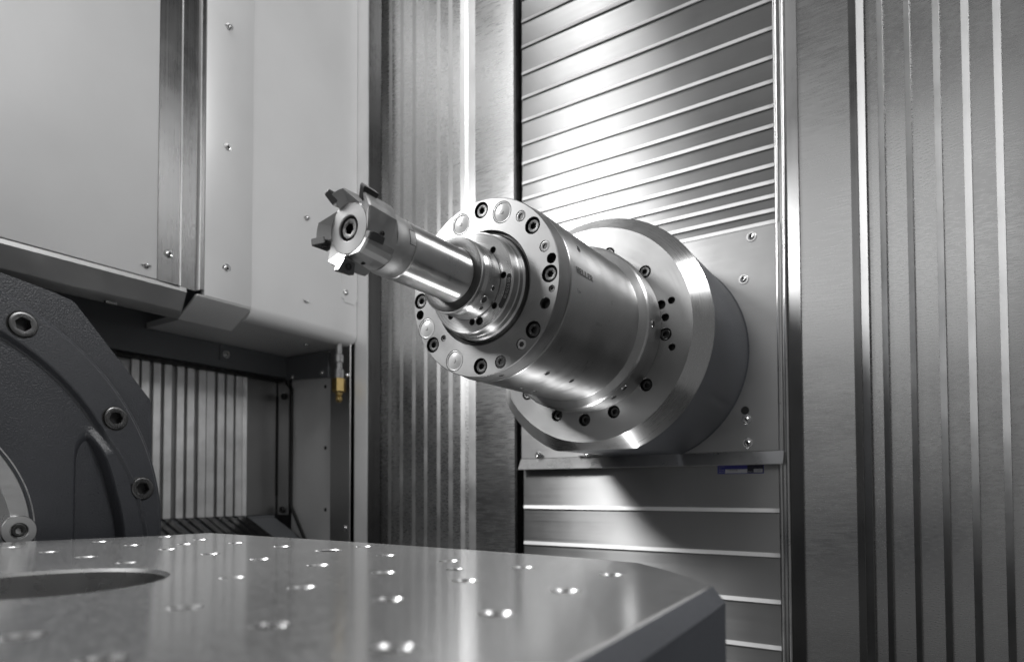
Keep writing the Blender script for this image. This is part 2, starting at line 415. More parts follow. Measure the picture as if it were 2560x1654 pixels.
eL = [(-0.888, -0.888), (-1.0146, -1.036), (-1.0511, -1.0638), (-1.0937, -1.1073), (-1.138, -1.1493), (-1.1857, -1.1967), (-1.2303, -1.2428), (-1.279, -1.2907), (-1.325, -1.337), (-1.376, -1.388), (-1.42, -1.432), (-1.47, -1.482)]
tele(ls, eL, -1)
rs = thing('side_cover', 'right telescopic side cover of scratched steel leaves, right of the twin rail', 'side cover', (0, 0, 0))
eR = [(-0.2025, -0.2025), (-0.1720, -0.1715), (-0.1076, -0.0955)]
eR = [(-0.2025, -0.2025), (-0.0948, -0.0810), (-0.0600, -0.0502), (-0.0158, -0.0067), (0.0290, 0.0393), (0.0719, 0.0827), (0.1176, 0.1280), (0.1640, 0.1745), (0.2110, 0.2215), (0.258, 0.2685)]
tele(rs, eR, 1, fl=0.0072)
bm = prism(bmesh.new(), [(-0.1076, 1.3868, -0.95), (-0.0952, 1.3862, -0.95), (-0.0952, 1.3832, -0.95), (-0.1076, 1.3836, -0.95)], (0, 0, 2.7)); part('seam_strip', bm, M['trim'], rs)

# ------------------------------------------------------------------ left wall: door panel, trim, box, housing
XH = -1.400
pscrew = cap_screw('screw', 0.0075, 0.0050, 0.0032, M['zinc'], dome=True, washer=1.45, n=24, inner=M['hole'])
ROTX = (0, 0, radians(90))          # head facing -Y -> facing +X
def wall_screw(parent, y, z, x=XH, s=1.0): return inst('screw', pscrew, parent, (x, y, z), (random.uniform(0, 3), 0, radians(90)), s)
dp = thing('door_panel', 'large plain grey sheet panel at upper left with one screw in its corner', 'panel', (0, 0, 0))
bm = rbox((XH-0.010, -0.9, 0.4605), (XH, 0.7325, 1.75), 0.002); part('sheet', bm, M['panel'], dp)
wall_screw(dp, 0.7083, 0.4837)
# drip channel under the door
dc = thing('drip_channel', 'folded steel drip channel running under the large door panel', 'channel', (0, 0, 0))
y0, y1 = -0.9, 0.800
pts = [(XH-0.004, 0.4600), (XH-0.002, 0.4500), (-1.420, 0.4110), (-1.421, 0.4080), (-1.434, 0.3950), (-1.446, 0.3960), (-1.446, 0.3985), (-1.436, 0.3975), (-1.423, 0.4100), (-1.408, 0.4500), (-1.408, 0.4600)]
bm = prism(bmesh.new(), [(x, y0, z) for x, z in pts], (0, y1-y0, 0)); part('folded_sheet', bm, M['plate'], dc, 35)
bm = bmesh.new(); box(bm, (-1.4330, 0.640, 0.3905), (-1.4230, 0.662, 0.3955)); part('clip', bm, M['blackox'], dc)
# profile strips
tr = thing('trim_profile', 'tall satin metal edge profile with two bright edges beside the door panel', 'profile', (0, 0, 0))
def ystrip(parent, name, pts, m, z0, z1, sharp=25):
    return part(name, prism(bmesh.new(), [(x, y, z0) for x, y in pts], (0, 0, z1-z0)), m, parent, sharp)
ystrip(tr, 'flat_strip', [(XH-0.004, 0.7335), (XH-0.0015, 0.7335), (XH+0.0015, 0.7800), (XH-0.004, 0.7800)], M['trim'], 0.4600, 1.75)
ystrip(tr, 'edge_bead', [(XH-0.004, 0.7803), (XH+0.0022, 0.7803), (XH+0.0040, 0.7812), (XH+0.0040, 0.7828), (XH+0.002, 0.7838), (XH-0.004, 0.7838)], M['lip'], 0.4600, 1.75)  # pale bead carries the edge highlight in its colour
ystrip(tr, 'recess_strip', [(XH-0.012, 0.7840), (XH-0.008, 0.7840), (XH-0.006, 0.8240), (XH-0.012, 0.8240)], M['trim'], 0.4600, 1.75)
ystrip(tr, 'edge_bead', [(XH-0.010, 0.8243), (XH+0.0010, 0.8243), (XH+0.0040, 0.8255), (XH+0.0040, 0.8275), (XH+0.001, 0.8285), (XH-0.010, 0.8285)], M['lip'], 0.4620, 1.75)
ystrip(tr, 'narrow_strip', [(XH-0.004, 0.8288), (XH+0.0002, 0.8288), (XH+0.0012, 0.8385), (XH-0.004, 0.8385)], M['trim'], 0.4650, 1.75)
wall_screw(tr, 0.7572, 0.5233, XH+0.0002)
# angled cover box
cb = thing('cover_box', 'narrow grey cover box with three screws and a sloped deflector below', 'cover box', (0, 0, 0))
bm = rbox((XH-0.012, 0.8390, 0.4520), (XH+0.004, 0.9628, 1.75), 0.002); part('front_sheet', bm, M['panel'], cb)
for z in (1.1215, 0.8257, 0.5305): wall_screw(cb, 0.8935, z, XH+0.004)
pts = [(XH+0.004, 0.4515), (XH+0.0025, 0.4470), (-1.480, 0.4045), (-1.484, 0.4075), (XH-0.006, 0.4515)]
bm = prism(bmesh.new(), [(x, 0.8215, z) for x, z in pts], (0, 0.1415, 0)); bmesh.ops.bevel(bm, geom=list(bm.edges), offset=0.0015, segments=1, affect='EDGES'); part('deflector', bm, M['under'], cb)
# side housing
sh = thing('side_housing', 'pale grey side housing with rounded lower edge above the recess', 'housing', (0, 0, 0))
pts = [(XH-0.033, 1.75), (XH, 1.75)] + [(XH-0.033+0.033*cos(radians(t)), 0.4585-0.0355*sin(radians(t))) for t in (0, 10, 20, 32, 45, 58, 70, 80, 90)]
bm = prism(bmesh.new(), [(x, 0.9632, z) for x, z in pts], (0, 1.3150-0.9632, 0)); part('front_sheet', bm, M['panel'], sh, 40)
bm = bmesh.new(); box(bm, (XH-0.0005, 1.2551, 0.5420), (XH+0.0020, 1.3150, 0.68)); bmesh.ops.bevel(bm, geom=[e for e in bm.edges if abs(e.verts[0].co.x-e.verts[1].co.x) > 0.001], offset=0.010, segments=3, affect='EDGES'); part('access_plate', bm, M['panel'], sh, 40)
for y, z in ((1.1309, 0.7389), (1.1326, 0.5168)): wall_screw(sh, y, z, XH, 1.0)
wall_screw(sh, 1.2700, 0.5685, XH+0.002, 0.9)
bm = bmesh.new(); box(bm, (-1.705, 0.9640, 0.4240), (XH-0.0345, 1.312, 0.4395)); box(bm, (-1.705, 0.866, 0.4240), (-1.476, 0.9640, 0.4395)); bmesh.ops.remove_doubles(bm, verts=bm.verts, dist=1e-5); part('underside', bm, M['under'], sh)
bm = bmesh.new(); box(bm, (-1.86, 0.2, 0.505), (XH-0.014, 0.865, 0.515)); part('recess_ceiling', bm, M['darksheet'], sh)
bm = bmesh.new(); box(bm, (-1.720, 0.2, 0.3560), (-1.702, 1.306, 0.4222)); part('crossbar', bm, M['darksheet'], sh)
bm = bmesh.new(); box(bm, (-1.722, 0.2, 0.4226), (-1.707, 0.865, 0.504)); part('upper_bar', bm, M['darksheet'], sh)
bm = bmesh.new(); box(bm, (-1.7018, 1.070, 0.3750), (-1.6990, 1.112, 0.4215)); part('tab', bm, M['darksheet'], sh)
inst('screw', pscrew, sh, (-1.699, 1.0905, 0.3940), (0, 0, radians(90)), 1.0)
wall = cap_screw('screw', 0.0075, 0.005, 0.003, M['zinc'], dome=True, washer=1.3, n=20, inner=M['hole'])
inst('screw', wall, sh, (-1.500, 1.215, 0.4225), (radians(90), 0, 0), 0.9)
bm = bmesh.new(); box(bm, (-1.780, 0.2, 0.345), (-1.721, 1.306, 0.352)); part('gap_shade_strip', bm, M['black'], sh)  # black strip paints the shade under the crossbar
# pleated cover in the recess
pc = thing('pleated_cover', 'recessed cover of upright bright steel pleats beyond the dark casting', 'pleated cover', (0, 0, 0))
XP = -1.742
yb = [0.600, 0.6180, 0.6440, 0.6620, 0.690, 0.708, 0.735, 0.753, 0.790, 0.808, 0.8487, 0.8648, 0.875, 0.8919, 0.9058, 0.9218, 0.9355, 0.9525, 0.9708, 0.9873, 1.0004, 1.0174, 1.0336, 1.0523, 1.0584, 1.0786, 1.0928, 1.1102, 1.1213, 1.1397, 1.1511, 1.1694, 1.1740, 1.1854]
for i in range(0, len(yb)-1, 2):
    a, b = yb[i], yb[i+1]; c = yb[i+2] if i+2 < len(yb) else 1.2977
    pts = [(XP-0.0060, a), (XP-0.0005, a), (XP+0.0040, b), (XP+0.0032, b+0.0012), (XP-0.0060, b+0.0010)]
    bm = prism(bmesh.new(), [(x, y, -0.0790) for x, y in pts], (0, 0, 0.4350)); part('pleat', bm, M['pleat'], pc, 15)
    if c > b+0.0015:
        pts = [(XP-0.0085, b+0.0011), (XP-0.0058, b+0.0011), (XP-0.0070, c-0.0001), (XP-0.0085, c-0.0001)]
        bm = prism(bmesh.new(), [(x, y, -0.0790) for x, y in pts], (0, 0, 0.4350)); part('valley', bm, M['plate'], pc, 15)
for i in range(0, len(yb)-1, 2):
    a, b = yb[i], yb[i+1]; c = yb[i+2] if i+2 < len(yb) else 1.2977
    # sloping continuation towards the floor
    d = Vector((0.42, 0.10, -0.26))
    bm = bmesh.new()
    prism(bm, [(XP+0.003, a, -0.081), (XP+0.006, a, -0.0805), (XP+0.006, b, -0.0805), (XP+0.003, b, -0.081)], d)
    part('lower_pleat', bm, M['trim'], pc, 15)
bm = prism(bmesh.new(), [(XP+0.002, 0.45, -0.090), (XP-0.008, 0.45, -0.092), (XP-0.008, 1.290, -0.092), (XP+0.002, 1.290, -0.090)], (0.42, 0.10, -0.26)); part('lower_sheet', bm, M['darksheet'], pc)
bm = bmesh.new(); box(bm, (XP-0.012, 0.3, -0.12), (XP-0.0100, 1.2977, 0.36)); part('backing', bm, M['darksheet'], pc)
# end panel of the recess
ep = thing('end_panel', 'upright end panel closing the recess, with flange strip, black seal and bolts', 'panel', (0, 0, 0))
bm = bmesh.new(); box(bm, (-1.685, 1.310, -0.60), (-1.5020, 1.315, 0.4220)); part('sheet', bm, M['under'], ep)
bm = bmesh.new(); box(bm, (-1.7480, 1.302, -0.0800), (-1.6890, 1.3085, 0.3500)); part('flange_strip', bm, M['plate'], ep)
seal = [(-1.7040, 0.356), (-1.7040, 0.340), (-1.6820, 0.318), (-1.6820, -0.052), (-1.6400, -0.115), (-1.575, -0.215)]
bm = bmesh.new()
for (xa, za), (xb, zb_) in zip(seal[:-1], seal[1:]):
    d = Vector((xb-xa, 0, zb_-za)).normalized(); n = Vector((-d.z, 0, d.x))*0.0032
    a = Vector((xa, 1.3010, za))-d*0.002; b = Vector((xb, 1.3010, zb_))+d*0.002
    prism(bm, [a+n, b+n, b-n, a-n], (0, 0.0085, 0))
part('seal', bm, M['black'], ep)
bm = bmesh.new(); box(bm, (-1.7560, 1.300, -0.0200), (-1.7440, 1.3045, 0.3000)); part('dark_edge', bm, M['black'], ep)
bm = bmesh.new(); prism(bm, [(-1.7040, 1.3000, 0.3490), (-1.5065, 1.3000, 0.3400), (-1.5065, 1.3000, 0.4170), (-1.7040, 1.3000, 0.4220)], (0, 0.0095, 0)); part('gusset', bm, M['darksheet'], ep)
pb = cap_screw('bolt', 0.0105, 0.008, 0.005, M['bolt'], n=24, inner=M['hole'])
for x, z in ((-1.7115, 0.2973), (-1.7170, -0.0644)): inst('bolt', pb, ep, (x, 1.302, z), None, 1.0)
for x, z in ((-1.6729, 0.3560), (-1.5346, 0.3560)): inst('screw', wall, ep, (x, 1.300, z), None, 0.9)
dot = mesh_from(lathe([(0, 0.0060), (-0.0006, 0.0056), (-0.0006, 0)], 18), 'plug', M['hole'])
for x, z in ((-1.5290, 0.3139), (-1.5275, 0.1265), (-1.5262, -0.0615)): inst('plug', dot, ep, (x, 1.310, z))
# posts
p1 = thing('corner_post', 'dark grey flat corner post under the housing, behind the brass nozzle', 'post', (0, 0, 0))
vstrip(p1, 'face', [(-1.5005, 1.3060), (-1.4990, 1.3040), (-1.4150, 1.3040), (-1.4140, 1.3060), (-1.4140, 1.3120), (-1.5005, 1.3120)], M['plate'], -0.95, 0.4380)
inst('screw', wall, p1, (-1.4284, 1.304, 0.3364), None, 1.0); inst('screw', wall, p1, (-1.4319, 1.304, -0.1137), None, 0.8)
p2 = thing('corner_post', 'bright narrow corner post left of the left telescopic cover', 'post', (0, 0, 0))
vstrip(p2, 'face', [(-1.4085, 1.3160), (-1.3570, 1.3160), (-1.3570, 1.3200), (-1.4085, 1.3240)], M['lip'])
vstrip(p2, 'return', [(-1.3572, 1.3205), (-1.3700, 1.3840), (-1.3740, 1.3840), (-1.3620, 1.3205)], M['trim'])
# coolant nozzle
cn = thing('coolant_nozzle', 'small coolant nozzle with brass hexagon hanging under the grey housing corner', 'nozzle', (-1.430, 1.275, 0.0))
bm = lathe([(0.445, 0.0085), (0.395, 0.0085), (0.392, 0.013), (0.372, 0.013), (0.370, 0.0095), (0.352, 0.0095), (0.350, 0.0135), (0.325, 0.0135), (0.325, 0)], 20, axis='Z'); part('tube', bm, M['ring'], cn)
bm = lathe([(0.3245, 0.0), (0.3245, 0.0175), (0.3225, 0.0200), (0.2860, 0.0200), (0.2830, 0.0170), (0.2830, 0.0)], 6, axis='Z'); part('hexagon', bm, M['brass'], cn, 20)
bm = lathe([(0.2830, 0.0110), (0.2750, 0.0105), (0.2720, 0.0075), (0.2680, 0.0105), (0.2600, 0.0100), (0.2540, 0.0065), (0.2530, 0)], 20, axis='Z'); part('tip', bm, M['brass'], cn)

# ------------------------------------------------------------------ dark casting (rotary support) at left
def sstep(a, b, x):
    t = min(1, max(0, (x-a)/(b-a))); return t*t*(3-2*t)
XC = -1.160; CYc, CZc = 0.220, -0.068
ts = thing('rotary_support', 'dark grey cast rotary support with arc flange and socket bolts at far left', 'casting', (XC, CYc, CZc))
def cast_h(r, t):
    d = degrees(t)
    y, z = r*cos(t), r*sin(t)
    rs = 0.3430 + max(0.0, 27-d)*0.00096
    h = -0.014
    h += 0.014*sstep(rs-0.003, rs+0.004, r)                   # step up to the bolt flange
    rin = 0.3260 + max(0.0, 12-d)*0.0006
    top = 1-sstep(22, 32, d)
    rib = sstep(rin-0.003, rin+0.004, r)*top                  # raised rib inside the flange, lower right
    h += rib*(0.0160*(1-sstep(rs-0.005, rs+0.007, r)))
    pk = sstep(0.262, 0.284, y)*(1-sstep(rin-0.005, rin+0.001, r))*(1-sstep(22, 31, d))
    h -= 0.034*pk
    h -= 0.0035*sstep(0.3955, 0.3990, r)
    h -= 0.022*sstep(0.4005, 0.4085, r)**1.3
    for bd in (60.4, 30.9, 11.0, 92.0, 122.0):
        if abs(d-bd) < 4: h -= 0.022*(1-sstep(0.0150, 0.0178, hypot(y-0.3715*cos(radians(bd)), z-0.3715*sin(radians(bd)))))
    return h
bm = bmesh.new(); NR, NT = 150, 720
r0, r1, t0, t1 = 0.205, 0.4110, radians(-42), radians(190)
rows = []
for i in range(NR+1):
    r = r0+(r1-r0)*i/NR
    rows.append([bm.verts.new((cast_h(r, t0+(t1-t0)*k/NT), r*cos(t0+(t1-t0)*k/NT), r*sin(t0+(t1-t0)*k/NT))) for k in range(NT+1)])
back = [bm.verts.new((-0.10, v.co.y, v.co.z)) for v in rows[-1]]; rows.append(back)
for a, b in zip(rows[:-1], rows[1:]):
    for k in range(NT): bm.faces.new((a[k], a[k+1], b[k+1], b[k]))
o = part('flange_body', bm, M['cast'], ts, 50)
outl = [(0.612, -0.50), (0.612, 0.0850), (0.612, 0.1628), (0.4835, 0.3155), (0.4520, 0.3225), (0.3810, 0.3345), (0.20, 0.372), (-0.35, 0.42), (-0.35, -0.50)]
bm = prism(bmesh.new(), [(-0.0225, y-CYc, z-CZc) for y, z in outl], (-0.09, 0, 0)); bmesh.ops.bevel(bm, geom=list(bm.edges), offset=0.003, segments=2, affect='EDGES'); part('back_plate', bm, M['cast'], ts, 30)
bm = lathe([(-0.016, 0.176), (-0.016, 0.2065), (-0.0135, 0.2095), (-0.0145, 0.2125)], 120, axis='X'); part('bearing_ring', bm, M['machined'], ts)
bm = lathe([(-0.040, 0.1775), (-0.0070, 0.1775), (-0.0058, 0.1763), (-0.0058, 0.0)], 120, axis='X'); part('hub_face', bm, M['ring'], ts)
cb_me = cap_screw('bolt', 0.0186, 0.0045, 0.0115, M['trim'], n=48, inner=M['hole'])
gap_me = mesh_from(lathe([(0.0004, 0.0212), (0.0010, 0.0200), (0.0004, 0.0184), (-0.004, 0.0184)], 40, axis='X'), 'bolt_gap_ring', M['hole'])  # black ring on the surface paints the shaded gap round each bolt
for a in (60.4, 30.9, 11.0, 92.0, 122.0):
    y, z = 0.3715*cos(radians(a)), 0.3715*sin(radians(a))
    inst('bolt', cb_me, ts, (0.0002, y, z), (0, 0.3*a, radians(90)))
    inst('bolt_gap_ring', gap_me, ts, (0.0, y, z))
wy, wz = 0.4058-CYc, -0.0620-CZc
bm = lathe([(-0.018, 0.0238), (-0.0045, 0.0238), (-0.0030, 0.0225), (-0.0030, 0.0125), (-0.0040, 0.0115), (-0.0085, 0.0115), (-0.0085, 0.0)], 48, axis='X')
o = part('clamp_washer', bm, M['machined'], ts, loc=(0, wy, wz))
inst('bolt', cap_screw('bolt', 0.0095, 0.005, 0.0052, M['bolt'], n=30, inner=M['hole']), o, (-0.0083, 0, 0), (0, 0.4, radians(90)))

# ------------------------------------------------------------------ machine table
ZT = -0.075
tb = thing('machine_table', 'ground steel machine table with threaded holes and round centre bore in foreground', 'machine table', (0, 0, ZT))
outer = [(-1.14, -0.35), (-1.14, 0.300), (-1.1205, 0.3680), (-1.0500, 0.5640), (-1.0460, 0.6330), (-1.0380, 0.6410), (-0.7050, 0.6395), (-0.4115, 0.6270), (-0.3142, 0.6190), (-0.2441, 0.6080), (-0.2013, 0.5697), (-0.1407, 0.5006), (-0.1385, 0.4607), (-0.1312, 0.2507), (-0.128, -0.35)]
holes_xy = [(-1.014, .344), (-.896, .3425), (-.793, .340), (-.693, .3355), (-1.025, .555), (-1.009, .451), (-.905, .444), (-.804, .438), (-.702, .432), (-.861, .492), (-.916, .548), (-.816, .541), (-.603, .4285), (-.505, .4245), (-.712, .5385), (-.497, .3265), (-.402, .3225), (-.514, .5285), (-.410, .4190), (-.308, .3190), (-.418, .5225), (-.3165, .4165), (-.323, .5165), (-.222, .4140), (-.229, .5120), (-.217, .3165), (-.305, .2240), (-.397, .2280), (-.391, .1380), (-.212, .2230), (-.306, .1380), (-.618, .595), (-0.21, 0.13), (-0.30, 0.045)]
HR = 0.0092
th = [(x, y, HR, 0.0026, 0.0020, False, 22) for x, y in holes_xy]
th += [(-.615, .533, 0.0150, 0.030, 0.0012, True, 36), (-.369, .470, 0.0078, 0.012, 0.0008, True, 20), (-0.606, 0.229, 0.0880, 0.045, 0.0032, True, 120)]
bm = bmesh.new()
plate_holes(bm, outer, th, lambda u, v, d: (u, v, -d), None, 0, 1, 2)
n = len(outer); cxo = (-0.62, 0.2)
def ringz(off, z):
    out = []
    for i, p in enumerate(outer):
        a = Vector(outer[i-1]); b = Vector(p); c = Vector(outer[(i+1) % n])
        n1 = (b-a).normalized(); n2 = (c-b).normalized()
        m1 = Vector((-n1.y, n1.x)); m2 = Vector((-n2.y, n2.x)); mm = (m1+m2).normalized(); k = off/max(0.35, mm.dot(m1))
        out.append(bm.verts.new((b.x+mm.x*k, b.y+mm.y*k, z)))
    return out
prev = ringz(0, 0)
for off, z, mi in ((0.0018, -0.0012, 0), (0.0095, -0.0125, 3), (0.0105, -0.0135, 3), (0.0105, -0.16, 3)):
    cur = ringz(off, z)
    for k in range(n): bm.faces.new((prev[k], prev[(k+1) % n], cur[(k+1) % n], cur[k])).material_index = mi
    prev = cur
part('table_top', bm, [M['table'], M['bore'], M['hole'], M['tableside']], tb, 30)
bush = mesh_from(lathe([(-0.0024, HR+0.0001), (-0.0028, HR-0.0004), (-0.0060, HR-0.0004), (-0.0070, HR-0.0014), (-0.0080, HR-0.0004), (-0.0090, HR-0.0014), (-0.0100, HR-0.0004), (-0.0110, HR-0.0014), (-0.030, HR-0.0014), (-0.030, 0)], 22, axis='Z', mis=[0]*8+[1]), 'bushing', [M['bore'], M['hole']])
for x, y in holes_xy: inst('bushing', bush, tb, (x, y, 0))

# ------------------------------------------------------------------ spindle unit
sp = thing('spindle_unit', 'horizontal steel spindle unit with bolted round flange reaching out of the cover plate', 'spindle', (CX, Y0, CZ))
P = lambda r, a: (r*cos(radians(a)), r*sin(radians(a)))
fl = [('bolt', .1150, 90), ('plug', .1095, 70.5), ('small', .1130, 52.9), ('bolt', .1135, 39.6), ('small', .1136, 20.2), ('hole', .1190, 10.0), ('bolt', .1142, 0), ('tiny', .1193, -10.2), ('open', .1138, -20.2), ('bolt', .1139, -39.8), ('small', .1136, -53), ('sock', .1165, -73.5), ('bolt', .1142, -91), ('plug', .1125, -116.3), ('bolt', .1165, -142.2), ('tiny', .0955, -137.9), ('plug', .1135, -156.8), ('hole', .1195, -169.6), ('bolt', .1165, 180), ('plug', .1092, 110)]
hr = {'bolt': (.0119, .0075, .0003), 'plug': (.0158, .0022, .0003), 'small': (.0078, .0020, .0003), 'hole': (.0071, .012, .0003), 'tiny': (.0046, .0030, .0003), 'open': (.0076, .012, .0006), 'sock': (.0092, .0020, .0003)}
holes = []
for k, r, a in fl:
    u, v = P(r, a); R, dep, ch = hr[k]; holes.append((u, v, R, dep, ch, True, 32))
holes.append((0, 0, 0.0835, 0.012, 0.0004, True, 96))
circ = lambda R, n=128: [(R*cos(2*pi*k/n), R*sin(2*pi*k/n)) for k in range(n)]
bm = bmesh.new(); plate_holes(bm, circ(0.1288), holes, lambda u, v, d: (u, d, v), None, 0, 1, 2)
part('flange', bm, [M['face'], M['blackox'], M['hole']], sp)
bm = lathe([(0.0, 0.1288), (0.0012, 0.1300), (0.0280, 0.1306), (0.0287, 0.1300), (0.0290, 0.1290), (0.0294, 0.1290)], 160); part('flange_rim', bm, M['face'], sp, 20)
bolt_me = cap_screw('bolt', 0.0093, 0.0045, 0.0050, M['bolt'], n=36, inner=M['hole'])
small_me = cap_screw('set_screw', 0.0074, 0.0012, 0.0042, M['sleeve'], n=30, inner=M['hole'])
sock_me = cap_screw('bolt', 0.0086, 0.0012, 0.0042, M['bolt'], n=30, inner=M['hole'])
tiny_me = cap_screw('set_screw', 0.0042, 0.0020, 0.0022, M['bolt'], n=24, inner=M['hole'])
plug_me = mesh_from(lathe([(0.0021, 0.0155), (0.0008, 0.0155), (0.0003, 0.0150), (0.0003, 0.0136), (0.0012, 0.0128), (0.0008, 0.0110), (-0.0004, 0.0070), (-0.0009, 0.0034), (-0.0009, 0.0030), (-0.0016, 0.0026), (-0.0017, 0)], 40), 'plug', M['plug'], 50)
thr_me = mesh_from(lathe([(0.0008, 0.0074), (0.0020, 0.0066), (0.0030, 0.0070), (0.0045, 0.0064), (0.0055, 0.0068), (0.0070, 0.0062), (0.010, 0.0062), (0.010, 0)], 28), 'thread', M['blackox'])
for k, r, a in fl:
    u, v = P(r, a); rot = (0, random.uniform(0, 1.0), 0)
    if k == 'bolt': inst('bolt', bolt_me, sp, (u, 0.0068, v), rot)
    elif k == 'plug': inst('plug', plug_me, sp, (u, 0.0, v), rot)
    elif k == 'small': inst('set_screw', small_me, sp, (u, 0.0020, v), rot)
    elif k == 'sock': inst('bolt', sock_me, sp, (u, 0.0019, v), rot)
    elif k == 'tiny': inst('set_screw', tiny_me, sp, (u, 0.0030, v), rot)
    elif k == 'open': inst('thread', thr_me, sp, (u, 0.0, v), rot)
# sleeve and collar
bm = lathe([(0.0294, 0.1295), (0.0296, 0.1316), (0.0306, 0.1324), (0.2680, 0.1334), (0.2722, 0.1336)], 192); o = part('sleeve', bm, M['sleeve'], sp)
bm = lathe([(0.2723, 0.1335), (0.2732, 0.1340), (0.2735, 0.1352), (0.2790, 0.1462)], 192); part('collar_step', bm, M['sleeve'], sp, 20)
bm = lathe([(0.2791, 0.1463), (0.2796, 0.1470), (0.2824, 0.1492)], 192); part('collar_edge', bm, M['chamfer'], sp, 40)
bm = lathe([(0.2825, 0.1493), (0.2834, 0.1499), (0.3080, 0.1506), (0.3120, 0.1506), (0.3137, 0.1496), (0.3150, 0.1480), (0.3460, 0.1470)], 192); col = part('collar', bm, M['sleeve'], sp, 20)
hole_ring = lambda r, dep=0.003: mesh_from(lathe([(0.0012, r*1.14), (-0.0004, r*1.10), (-0.0004, r*0.95), (-0.0002, r*0.90), (-0.0002, 0)], 24, mis=[0, 0, 1, 1]), 'hole_disc', [M['ring'], M['hole']])  # dark disc laid on the surface paints the shaded inside of a hole
def on_cyl(me, name, parent, dy, ang, R):
    a = radians(ang); o = bpy.data.objects.new(name, me); link(o, parent)
    n = Vector((cos(a), 0, sin(a)))            # local -Y should look along n
    yv = -n; zv = Vector((0, 1, 0)); xv = yv.cross(zv)
    o.matrix_local = Matrix.Translation((R*cos(a), dy, R*sin(a))) @ Matrix((xv, yv, zv)).transposed().to_4x4()
    return o
gs = hole_ring(0.0046)
for dy, a in ((0.0850, -62.4), (0.1639, -62.6), (0.1076, -89.2), (0.1438, -88.4), (0.0738, 24.9)): on_cyl(gs, 'hole_disc', sp, dy, a, 0.1332)
gs2 = hole_ring(0.0040)
on_cyl(gs2, 'hole_disc', sp, 0.0150, -79.3, 0.1306)
gs3 = hole_ring(0.0058)
for dy, a in ((0.3030, -3.7), (0.3030, -50.1), (0.3030, -59.6)): on_cyl(gs3, 'hole_disc', sp, dy-0.005, a, 0.1507)
# lettering on the sleeve
LET = {'H': [(.08, .10, .31, .90), (.69, .10, .92, .90), (.31, .45, .69, .56), (.0, 0, .39, .10), (.61, 0, 1, .10), (.0, .90, .39, 1), (.61, .90, 1, 1)],
       'E': [(.08, .12, .36, .88), (0, 0, .98, .12), (0, .88, .94, 1), (.36, .43, .66, .57), (.66, .34, .76, .66), (.80, .12, .98, .30), (.78, .70, .94, .88)],
       'L': [(.08, .12, .36, .88), (0, 0, .98, .12), (0, .88, .46, 1), (.80, .12, .98, .34)],
       'R': [(.08, .12, .36, .88), (0, 0, .44, .12), (0, .88, .72, 1), (.36, .44, .72, .56), (.62, .56, .92, .88)]}
def cyl_pt(u, v, dy, ang, R): a = radians(ang)+v/R; return (R*cos(a), dy+u, R*sin(a))
bm = bmesh.new(); Wd, Ht, pitch = 0.0078, 0.0092, 0.00885
for i, ch in enumerate('HELLER'):
    for j, (x0, y0_, x1, y1_) in enumerate(LET[ch]):
        vs = [bm.verts.new(cyl_pt(i*pitch+x*Wd, y*Ht, 0.0455, 4.85, 0.1330+0.00001*j)) for x, y in ((x0, y0_), (x1, y0_), (x1, y1_), (x0, y1_))]
        bm.faces.new(vs)
    if ch == 'R': bm.faces.new([bm.verts.new(cyl_pt(i*pitch+x*Wd, y*Ht, 0.0455, 4.85, 0.13315)) for x, y in ((.44, .46), (.68, .46), (1.05, -.02), (.78, -.02))])
part('lettering', bm, M['engrave'], sp)
def sleeve_text(txt, size, dy, ang, m):
    part('lettering', map_mesh(text_mesh(txt, size), lambda x, y: cyl_pt(x, y, dy, ang, 0.1331), 0), M[m], sp)
sleeve_text('Type', 0.0060, 0.0462, -6.8, 'engrave')
sleeve_text('100014', 0.0070, 0.1200, -20.0, 'faint')
# mounting disc with flats
def clip(t, R, dx, dz):
    c, s = cos(t), sin(t)
    if c < 0: R = min(R, dx/-c)
    if s < 0: R = min(R, dz/-s)
    return R
ND = 200
face_o = [(clip(2*pi*k/ND, .2042, .1755, .30)*cos(2*pi*k/ND), clip(2*pi*k/ND, .2042, .1755, .30)*sin(2*pi*k/ND)) for k in range(ND)]
dh = [('bolt', .1565, 72.7), ('bolt', .1550, 40.9), ('hole8', .1515, 13.8), ('hole6', .1712, 13.9), ('hole7', .1551, 4.6), ('bolt', .1553, -6.6), ('hole6', .1713, -14.3), ('big', .1575, -41.8), ('big', .1590, -70.2), ('big', .1610, -92.4), ('big', .1625, -114.2), ('bolt', .1684, -143.1), ('bolt', .156, 105), ('bolt', .156, 140)]
rr = {'bolt': .0113, 'hole8': .0080, 'hole6': .0062, 'hole7': .0068, 'big': .0118}
bm = bmesh.new()
plate_holes(bm, face_o, [(*P(r, a), rr[k], 0.012, 0.0005, True, 30) for k, r, a in dh], lambda u, v, d: (u, 0.3465+d, v), None, 0, 1, 2)
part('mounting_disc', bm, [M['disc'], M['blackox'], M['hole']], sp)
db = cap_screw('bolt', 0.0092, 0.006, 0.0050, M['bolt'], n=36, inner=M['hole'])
for k, r, a in dh:
    if k == 'bolt':
        u, v = P(r, a); inst('bolt', db, sp, (u, 0.3525, v), (0, random.uniform(0, 1), 0))
    elif k == 'big':
        u, v = P(r, a); inst('bolt', db, sp, (u, 0.3583, v), (0, random.uniform(0, 1), 0))
bm = bmesh.new()
R1 = [bm.verts.new((x, 0.3465, z)) for x, z in face_o]
def crow(y, R, dx, dz): return [bm.verts.new((clip(2*pi*k/ND, R, dx, dz)*cos(2*pi*k/ND), y, clip(2*pi*k/ND, R, dx, dz)*sin(2*pi*k/ND))) for k in range(ND)]
R2 = crow(0.3780, .2327, .2070, .2170); R3 = crow(0.3800, .2329, .2072, .2172)
